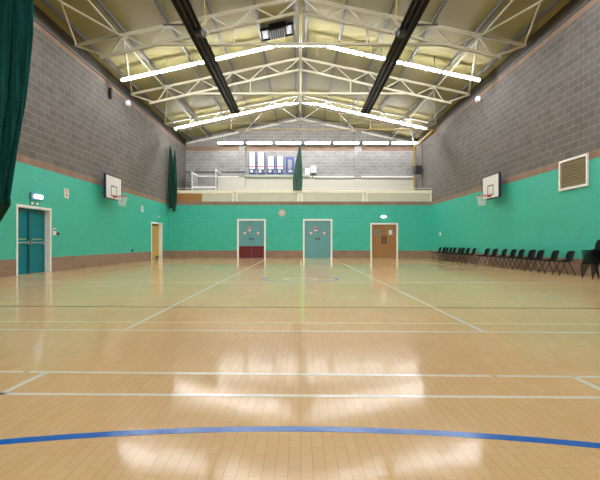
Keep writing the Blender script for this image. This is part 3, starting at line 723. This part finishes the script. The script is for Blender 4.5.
# basketball goals
def goal(s, y, label):
    x = s * (HW - 0.36); f = s * (HW - 0.42)        # f: face of the board
    t = thing('basketball_goal', (s * HW, y, 2.9), label, 'basketball goal', 'basketball goals')
    lo, hi = sorted((f, x))
    MB().box((lo, y - 0.82, 2.93), (hi, y + 0.82, 3.92)).build('backboard', M['white_board'], t)
    eg = MB()
    a0, a1, b0, b1 = y - 0.84, y + 0.84, 2.91, 3.94; q = 0.02
    def ring(xx, i): return [eg.bm.verts.new((xx, *p)) for p in ((a0 + i, b0 + i), (a1 - i, b0 + i), (a1 - i, b1 - i), (a0 + i, b1 - i))]
    xe0, xe1 = f - s * 0.012, x + s * 0.03
    o1, i1, o2, i2 = ring(xe0, 0), ring(xe0, q + 0.012), ring(xe1, 0), ring(xe1, q + 0.012)
    for k in range(4):
        n = (k + 1) % 4
        for ff in ((o1[k], o1[n], i1[n], i1[k]), (o2[k], o2[n], i2[n], i2[k]), (o1[k], o1[n], o2[n], o2[k]), (i1[k], i1[n], i2[n], i2[k])): eg.bm.faces.new(ff)
    eg.build('edge_padding', M['navy'], t)
    tg = MB(); a0, a1, b0, b1 = y - 0.30, y + 0.30, 3.06, 3.51
    o1, i1 = ring2(tg, f - s * 0.004, a0, a1, b0, b1, 0), ring2(tg, f - s * 0.004, a0, a1, b0, b1, 0.045)
    o2, i2 = ring2(tg, f, a0, a1, b0, b1, 0), ring2(tg, f, a0, a1, b0, b1, 0.045)
    for k in range(4):
        n = (k + 1) % 4
        for ff in ((o1[k], o1[n], i1[n], i1[k]), (o2[k], o2[n], i2[n], i2[k]), (o1[k], o1[n], o2[n], o2[k]), (i1[k], i1[n], i2[n], i2[k])): tg.bm.faces.new(ff)
    tg.build('target_square', M['dark_line'], t)
    c = V((f - s * 0.37, y, 3.05))
    MB().path([c + V((math.cos(k * PI / 16), math.sin(k * PI / 16), 0)) * 0.228 for k in range(32)], 0.014, 8, True).build('rim', M['red'], t, smooth=True)
    MB().box((min(f, f - s * 0.14), y - 0.09, 3.0), (max(f, f - s * 0.14), y + 0.09, 3.07)).build('rim_bracket', M['red'], t)
    nt = MB(); n = 12
    lev = [(3.04, 0.225), (2.93, 0.185), (2.82, 0.155), (2.71, 0.135), (2.62, 0.135)]
    for h in (1, -1):
        for k in range(n):
            pts = []
            for j, (z, r) in enumerate(lev):
                a = 2 * PI * (k + h * j * 0.5) / n
                pts.append(c + V((math.cos(a) * r, math.sin(a) * r, z - 3.05)))
            nt.path(pts, 0.0075, 4)
    nt.build('net', M['cord'], t)
    for yy in (y - 0.2, y + 0.2):
        for zz in (3.2, 3.7): MB().bar((s * HW, yy, zz), (x, yy, zz), 0.05, 0.05).build('wall_arm', M['dark_galv'], t)
def ring2(b, x, a0, a1, b0, b1, i): return [b.bm.verts.new((x, *p)) for p in ((a0 + i, b0 + i), (a1 - i, b0 + i), (a1 - i, b1 - i), (a0 + i, b1 - i))]
goal(-1, 19.85, 'white basketball backboard and hoop on the exit door wall')
goal(1, 19.5, 'white basketball backboard and hoop above the row of chairs')

# clock and bulkhead light on the end wall
t = thing('wall_clock', (-1.21, YB, 2.97), 'round pale wall clock on the green wall below the balcony', 'clock')
MB().disc((-1.21, YB, 2.97), (0, -1, 0), 0.245, 0.06, 36).build('rim', M['clock_rim'], t)
MB().disc((-1.21, YB - 0.06, 2.97), (0, -1, 0), 0.20, 0.004, 36).build('face', M['clock_face'], t)
MB().bar((-1.21, YB - 0.067, 2.97), (-1.23, YB - 0.067, 3.10), 0.012, 0.004).build('hand', M['dark_line'], t)
MB().bar((-1.21, YB - 0.069, 2.97), (-1.20, YB - 0.069, 2.80), 0.010, 0.004).build('hand', M['dark_line'], t)
t = thing('bulkhead_light', (5.45, YB, 2.72), 'lit oval bulkhead light above the brown wood door', 'light')
def oval(y0, y1, rx, rz, m):
    b = MB(); p = lambda y, k: [b.bm.verts.new((5.45 + math.cos(2 * PI * i / 28) * rx * k, y, 2.72 + math.sin(2 * PI * i / 28) * rz * k)) for i in range(28)]
    A, B = p(y0, 1.0), p(y1, 0.8); b.bm.faces.new(A); b.bm.faces.new(B)
    for i in range(28): b.bm.faces.new((A[i], A[(i + 1) % 28], B[(i + 1) % 28], B[i]))
    return b
oval(YB, YB - 0.03, 0.20, 0.105, 0).build('base', M['white_paint'], t); oval(YB - 0.03, YB - 0.1, 0.175, 0.085, 0).build('lens', M['bulkhead_lamp'], t)
t = thing('wall_hook', (3.6, YB, 1.45), 'tiny dark fitting on the green wall between grey and wood doors', 'fitting')
MB().disc((3.6, YB, 1.45), (0, -1, 0), 0.04, 0.05, 14).build('cap', M['dark_galv'], t)

# ------------------------------------------------------------------ balcony
X = lambda px: (px - 300.5) * 0.06556      # along the balcony front
bays = [(-8.62, X(233.5), 'beside the corner net, with the brown board'), (X(236), X(298.5), 'above the maroon panel door'),
        (X(301.6), X(363.8), 'above the plain grey door'), (X(366.2), 8.62, 'nearest the yellow pipe')]
for i, (a, b, w) in enumerate(bays):
    t = thing('balcony_railing', ((a + b) / 2, YB + 0.1, B2), f'cream framed balcony railing panel {w}', 'railing', 'balcony railing panels')
    for x in (a, b - 0.09): MB().box((x, YB + 0.05, B2), (x + 0.09, YB + 0.12, 4.34)).build('post', M['cream_rail'], t)
    MB().box((a + 0.09, YB + 0.055, 4.27), (b - 0.09, YB + 0.115, 4.34)).build('rail', M['cream_rail'], t)
    MB().box((a + 0.09, YB + 0.07, B2), (b - 0.09, YB + 0.10, 4.27)).build('infill_panel', M['infill'], t)
    if i == 0: MB().box((a + 0.12, YB + 0.045, B2), (X(202), YB + 0.07, 4.25)).build('brown_board', M['board'], t)
t = thing('handrail', (0, YB + 0.15, 4.35), 'long cream handrail with a thin upper bar along the balcony', 'handrail')
MB().box((-8.64, YB + 0.05, 4.345), (8.64, YB + 0.16, 4.46), 0.01).build('top_rail', M['cream_rail'], t)
MB().path([(-8.64, YB + 0.11, 4.60), (8.6, YB + 0.11, 4.60), (8.6, YB + 0.11, 4.46)], 0.018, 8).build('upper_bar', M['white_steel'], t)
for k in range(9): MB().path([(-8 + 2.0 * k, YB + 0.11, 4.45), (-8 + 2.0 * k, YB + 0.11, 4.6)], 0.012, 6).build('bar_stanchion', M['white_steel'], t)

G = lambda px: (px - 300.5) * 0.0753       # along the gable wall
H = lambda py: 1.0 + (243 - py) * 0.0753
struct(MB().box((G(218), YG - 0.06, 3.62), (HW, YG, H(177.3))).build('trim_7', M['cream_wall']), 'cream painted lower part of the balcony back wall')
struct(MB().box((G(218), YG - 0.10, H(177.3)), (HW, YG, H(176.2))).build('trim_8', M['white_paint']))
for x0, x1, n in ((G(239.3), G(245.2), 9), (G(354.2), G(361.2), 10)):
    struct(MB().box((x0, YG - 0.16, H(177)), (x1, YG, zroof(4.7))).build(f'trim_{n}', M['gable']), 'grey block pier on the balcony gable')
    struct(MB().box((x0, YG - 0.16, 3.62), (x1, YG, H(177.3))).build(f'trim_{n + 2}', M['cream_wall']))
# open stair guard
t = thing('stair_guard', (-6.9, 33.0, 3.62), 'white framed stair guard with grey panel at the balcony corner', 'guard rail')
zt = 6.02
MB().bar((-7.72, 32.0, zt), (-7.72, YG, zt), 0.10, 0.10).build('side_rail', M['white_paint'], t)
MB().bar((-6.02, 32.0, zt + 0.2), (-6.02, YG, zt + 0.2), 0.10, 0.10).build('side_rail', M['white_paint'], t)
MB().bar((-7.67, YG - 0.05, zt), (-6.2, YG - 0.05, zt), 0.09, 0.10).build('top_rail', M['white_paint'], t)
MB().bar((-7.67, 32.03, 4.98), (-6.07, 32.03, 4.98), 0.06, 0.10).build('lower_rail', M['white_paint'], t)
for x, z in ((-7.72, zt), (-6.02, zt + 0.2)):
    MB().box((x - 0.025, 32.0, 3.62), (x + 0.025, 32.05, z - 0.05)).build('post', M['white_paint'], t)
MB().box((-7.68, 32.02, 3.62), (-6.06, 32.05, 4.93)).build('panel', M['stair_infill'], t)
MB().box((-7.735, 32.08, 3.62), (-7.705, YG, zt - 0.05)).build('panel', M['stair_infill'], t)
# conduits on the gable
tag(MB().path([(-HW, YG - 0.04, H(172)), (G(239), YG - 0.04, H(172)), (G(239), YG - 0.2, H(172)), (G(246), YG - 0.2, H(172.3))], 0.04, 8).build('conduit', M['dark_galv']), 'dark grey conduit along the balcony back wall from the corner', 'conduit')
# wall units on blue boards
units = [(249.3, 256.3, 152.3, 174.5, (249.8, 255.2, 152.6, 169.2)), (257.6, 265.4, 152.3, 174.5, (258.2, 264.2, 152.6, 169.6)),
         (267.3, 275.2, 156.3, 174.5, (268, 273.8, 156.6, 169.4)), (276.4, 284.4, 156.3, 174.5, (277.4, 283.2, 156.6, 169.4)),
         (285.8, 294.2, 157.2, 174.5, (288, 291.8, 160, 169.2))]
uw = ['tall white unit on a blue board, first beside the pier', 'tall white unit on a blue board, second from the pier',
      'shorter white unit on a blue board, third from the pier', 'shorter white unit on a blue board, fourth from the pier', 'small grey unit on a blue board beside the hanging net']
for i, (a, b, y0, y1, q) in enumerate(units):
    t = thing('wall_unit', ((G(a) + G(b)) / 2, YG, H(y1)), uw[i], 'wall unit', 'white units on blue boards')
    MB().box((G(a), YG - 0.05, H(y1)), (G(b), YG, H(y0))).build('back_board', M['blue_board'], t)
    MB().box((G(q[0]), YG - 0.19, H(q[3])), (G(q[1]), YG - 0.05, H(q[2])), 0.02).build('casing', M['casing'] if i < 4 else M['grey_plastic'], t)
    if i < 4:
        MB().box((G(q[0]) + 0.02, YG - 0.194, H(167.3)), (G(q[1]) - 0.02, YG - 0.19, H(166.5))).build('red_stripe', M['red_ink'], t)
    MB().box((G(q[0]) + 0.05, YG - 0.2, H(172.8)), (G(q[0]) + 0.26, YG - 0.05, H(170.3)), 0.02).build('valve_box', M['casing'], t)
    MB().box((G(q[1]) - 0.02, YG - 0.18, H(173)), (G(q[1]) + 0.1, YG - 0.05, H(170.6)), 0.02).build('valve', M['grey_plastic'], t)
    MB().path([(G(q[0]) + 0.15, YG - 0.1, H(175.2)), (G(q[0]) + 0.15, YG - 0.1, H(172.8))], 0.025, 8).build('pipe', M['dark_galv'], t)
tag(MB().box((G(245.5), YG - 0.3, H(177.4)), (G(310), YG - 0.06, H(175.2)), 0.01).build('wall_shelf', M['green_shelf']), 'long grey green shelf under the row of wall units', 'shelf')
t = thing('control_box', (G(313.6), YG, H(174)), 'white control box with a black cable on the balcony wall', 'box')
MB().box((G(310.6), YG - 0.22, H(173.2)), (G(316.2), YG, H(166)), 0.02).build('case', M['casing'], t)
MB().box((G(311), YG - 0.2, H(174.6)), (G(316), YG, H(173.2))).build('base', M['dark_galv'], t)
MB().box((G(312), YG - 0.23, H(170.4)), (G(312.8), YG - 0.22, H(169.2))).build('dial', M['dark_galv'], t)
tag(MB().path([(G(312), YG - 0.15, H(174.6)), (G(312.6), YG - 0.15, H(177)), (G(315), YG - 0.13, H(178.8)), (G(350), YG - 0.13, H(178.9)), (G(353.8), YG - 0.22, H(178.6)), (G(361.8), YG - 0.22, H(178.5)), (G(366), YG - 0.13, H(178.9)), (8.45, YG - 0.13, H(178.9))], 0.022, 8).build('cable', M['dark_galv'], smooth=True), 'thin dark cable along the cream balcony wall from the control box', 'cable')
t = thing('cable_box', (G(307.3), YG, H(175)), 'plain pale box standing on the shelf beside the control box', 'box')
MB().box((G(305), YG - 0.25, H(175.2)), (G(309.6), YG - 0.07, H(168.6)), 0.02).build('case', M['white_paint'], t)
MB().box((G(305.4), YG - 0.26, H(170.2)), (G(309.2), YG - 0.25, H(169.2))).build('lid', M['casing'], t)

# ------------------------------------------------------------------ gathered nets
def drape(prof, folds, seed, n=120, amp=0.16):
    """gathered net: prof = (z, cx, cy, rx, ry) from top to bottom"""
    rnd = random.Random(seed); ph = [rnd.uniform(0, 6.28) for _ in range(5)]
    b = MB(); rings = []
    lev = []
    for (p, q) in zip(prof, prof[1:]):
        for k in range(6): lev.append([p[i] + (q[i] - p[i]) * (0.5 - 0.5 * math.cos(PI * k / 6) if False else k / 6) for i in range(5)])
    lev.append(list(prof[-1]))
    for z, cx, cy, rx, ry in lev:
        R = []
        for k in range(n):
            a = 2 * PI * k / n
            f = 1 + amp * math.sin(folds * a + ph[0] + 0.25 * math.sin(z * 0.9)) + amp * 0.5 * math.sin((folds * 2 + 1) * a + ph[1] + 0.3 * z) + 0.05 * math.sin(3 * a + ph[2])
            f /= 1 + amp
            R.append(b.bm.verts.new((cx + math.cos(a) * rx * f, cy + math.sin(a) * ry * f, z)))
        rings.append(R)
    for A, B in zip(rings, rings[1:]):
        for k in range(n): b.bm.faces.new((A[k], A[(k + 1) % n], B[(k + 1) % n], B[k]))
    b.bm.faces.new(rings[0]); b.bm.faces.new(rings[-1])
    return b
t = thing('gathered_net', (-7.8, 11.2, 1.3), 'large green divider net gathered against the exit door wall, hanging from the roof', 'net', 'gathered divider nets')
drape([(8.5, -7.55, 11.15, 0.92, 0.30), (6.2, -7.57, 11.15, 0.90, 0.34), (4.6, -7.62, 11.15, 0.80, 0.34), (3.1, -7.74, 11.15, 0.70, 0.32), (1.95, -7.84, 11.15, 0.60, 0.30)], 13, 3, 240).build('net_drape', M['net'], t, smooth=True)
drape([(2.12, -7.90, 11.15, 0.66, 0.33), (1.95, -7.90, 11.15, 0.65, 0.34), (1.58, -8.0, 11.15, 0.54, 0.28), (1.28, -8.1, 11.15, 0.46, 0.2)], 7, 5, 140, 0.2).build('hem_cloth', M['hem'], t, smooth=True)
for x in (-8.2, -7.6, -7.0): MB().path([(x, 11.2, 8.48), (x, 11.42, zbot(x) + 0.1 if abs(x) < 7.5 else ztop(x) - 0.02)], 0.01, 6).build('cord', M['cord'], t)
t = thing('gathered_net', (-8.25, 29.1, 3.0), 'dark green net gathered in the corner beside the balcony board', 'net', 'gathered divider nets')
drape([(7.25, -8.42, 29.1, 0.04, 0.04), (6.6, -8.40, 29.1, 0.13, 0.12), (5.0, -8.38, 29.1, 0.19, 0.16), (3.9, -8.36, 29.1, 0.21, 0.16), (3.25, -8.36, 29.1, 0.16, 0.12)], 6, 8, 90).build('net_drape', M['net_far'], t, smooth=True)
drape([(7.0, -8.14, 29.12, 0.03, 0.03), (6.4, -8.14, 29.12, 0.10, 0.1), (5.0, -8.12, 29.12, 0.14, 0.14), (3.9, -8.14, 29.12, 0.15, 0.13), (3.05, -8.2, 29.12, 0.10, 0.09)], 6, 9, 90).build('net_fold', M['net_far'], t, smooth=True)
t = thing('gathered_net', (-0.15, 29.1, 4.4), 'slim dark green net bundle hanging in front of the balcony middle', 'net', 'gathered divider nets')
drape([(7.3, -0.05, 29.1, 0.05, 0.05), (6.8, -0.06, 29.1, 0.12, 0.1), (5.9, -0.12, 29.1, 0.24, 0.14), (5.0, -0.17, 29.1, 0.31, 0.16), (4.4, -0.19, 29.1, 0.27, 0.14)], 8, 11, 110).build('net_drape', M['net_pale'], t, smooth=True)
MB().path([(-0.05, 29.1, 7.28), (0.0, 29.1, zbot(0) - 0.05)], 0.008, 6).build('cord', M['dark_galv'], t)
tag(MB().path([(-HW, 29.1, 7.32), (HW, 29.1, 7.32)], 0.009, 6).build('net_wire', M['galv']), 'thin grey net wire stretched across above the balcony', 'wire')

# ------------------------------------------------------------------ chairs
def make_chair(label):
    t = thing('plastic_chair', (0, 0, 0), label, 'chair', 'black chairs along the wall')
    def sheet(prof, nv, name):
        b = MB(); rows = []
        for (x, z, w, dish, crown) in prof:
            R = []
            for k in range(nv + 1):
                v = -1 + 2 * k / nv
                R.append(b.bm.verts.new((x - crown * v * v, v * w, z + dish * v * v)))
            rows.append(R)
        for A, B in zip(rows, rows[1:]):
            for k in range(nv): b.bm.faces.new((A[k], A[k + 1], B[k + 1], B[k]))
        o = b.build(name, M['chair'], t, smooth=True)
        s = o.modifiers.new('shell', 'SOLIDIFY'); s.thickness = 0.012; s.offset = 0
        return o
    sheet([(-0.235, 0.415, 0.20, 0.00, -0.0), (-0.225, 0.435, 0.222, 0.004, 0), (-0.15, 0.438, 0.23, 0.012, 0), (0.0, 0.428, 0.232, 0.02, 0), (0.10, 0.43, 0.23, 0.03, 0), (0.16, 0.445, 0.225, 0.035, 0.01)], 10, 'seat')
    sheet([(0.16, 0.445, 0.225, 0.035, 0.01), (0.195, 0.48, 0.215, 0.015, 0.035), (0.215, 0.55, 0.21, 0, 0.05), (0.24, 0.64, 0.222, 0, 0.05), (0.262, 0.71, 0.215, -0.004, 0.045), (0.272, 0.745, 0.19, -0.012, 0.04), (0.277, 0.762, 0.15, -0.016, 0.03)], 10, 'backrest')
    for s in (-1, 1):
        for xt, xf in ((-0.03, -0.25), (0.05, 0.245)):
            l = MB().path([(xt, s * 0.17, 0.415), (xt + (xf - xt) * 0.12, s * 0.185, 0.37), (xf, s * 0.215, 0.012)], 0.0115, 8).build('leg', M['chair_leg'], t, smooth=True)
            MB().path([(xf, s * 0.215, 0.0), (xf - (xf - xt) * 0.06, s * 0.213, 0.03)], 0.016, 8).build('foot_cap', M['black'], l)
        MB().path([(-0.10, s * 0.17, 0.415), (0.12, s * 0.17, 0.415)], 0.011, 8).build('seat_bar', M['chair_leg'], t)
    MB().path([(-0.03, -0.17, 0.412), (-0.03, 0.17, 0.412)], 0.010, 8).build('cross_bar', M['chair_leg'], t)
    return t
CH = [13.96, 14.8, 15.66, 16.33, 17.1, 17.72, 18.46, 19.32, 20.25, 21.78, 22.5, 23.25, 23.8, 24.5, 25.1, 25.72, 26.3, 27.05]
first = None
rnd = random.Random(4)
for k, y in enumerate(CH):
    lab = f'black moulded plastic chair against the green wall, {ORD[k]} along from the chair stack'
    loc = (8.2 + rnd.uniform(-0.03, 0.03), y + 0.03, 0); rz = rnd.uniform(-0.07, 0.07)
    if first is None:
        first = make_chair(lab); first.location = loc; first.rotation_euler.z = rz
    else: copy_thing(first, loc, lab, rotz=rz)
for k in range(7):
    w = 'bottom black chair of the stack by the wall' if k == 0 else 'topmost black chair of the stack, backrest in full view' if k == 6 else f'black plastic chair in the stack, {ORD[6 - k]} below the top one'
    if 0 < k < 6: w = f'black plastic chair in the stack by the wall, {ORD[6 - k]} one under the top chair'
    copy_thing(first, (8.2 - 0.006 * k, 12.5, 0.058 * k), w, 'stacked black chairs', 0.03)

# ------------------------------------------------------------------ world, camera
w = bpy.data.worlds.new('World'); bpy.context.scene.world = w; w.use_nodes = True
w.node_tree.nodes['Background'].inputs[0].default_value = (0.6, 0.62, 0.65, 1); w.node_tree.nodes['Background'].inputs[1].default_value = 0.05
cam = bpy.data.cameras.new('camera'); co = bpy.data.objects.new('camera', cam); C.objects.link(co)
cam.sensor_width = 36; cam.lens = 27.0; cam.shift_y = 0.005; cam.shift_x = -0.0008
co.location = (0, 0, 1.0); co.rotation_euler = (PI / 2, 0, 0)
cam.clip_end = 200
sc = bpy.context.scene
sc.camera = co
sc.view_settings.view_transform = 'Standard'; sc.view_settings.look = 'None'; sc.view_settings.gamma = 1; sc.view_settings.use_curve_mapping = False
sc.view_settings.exposure = 2.2
sc.cycles.max_bounces = 8; sc.cycles.diffuse_bounces = 5
sc.cycles.use_denoising = True
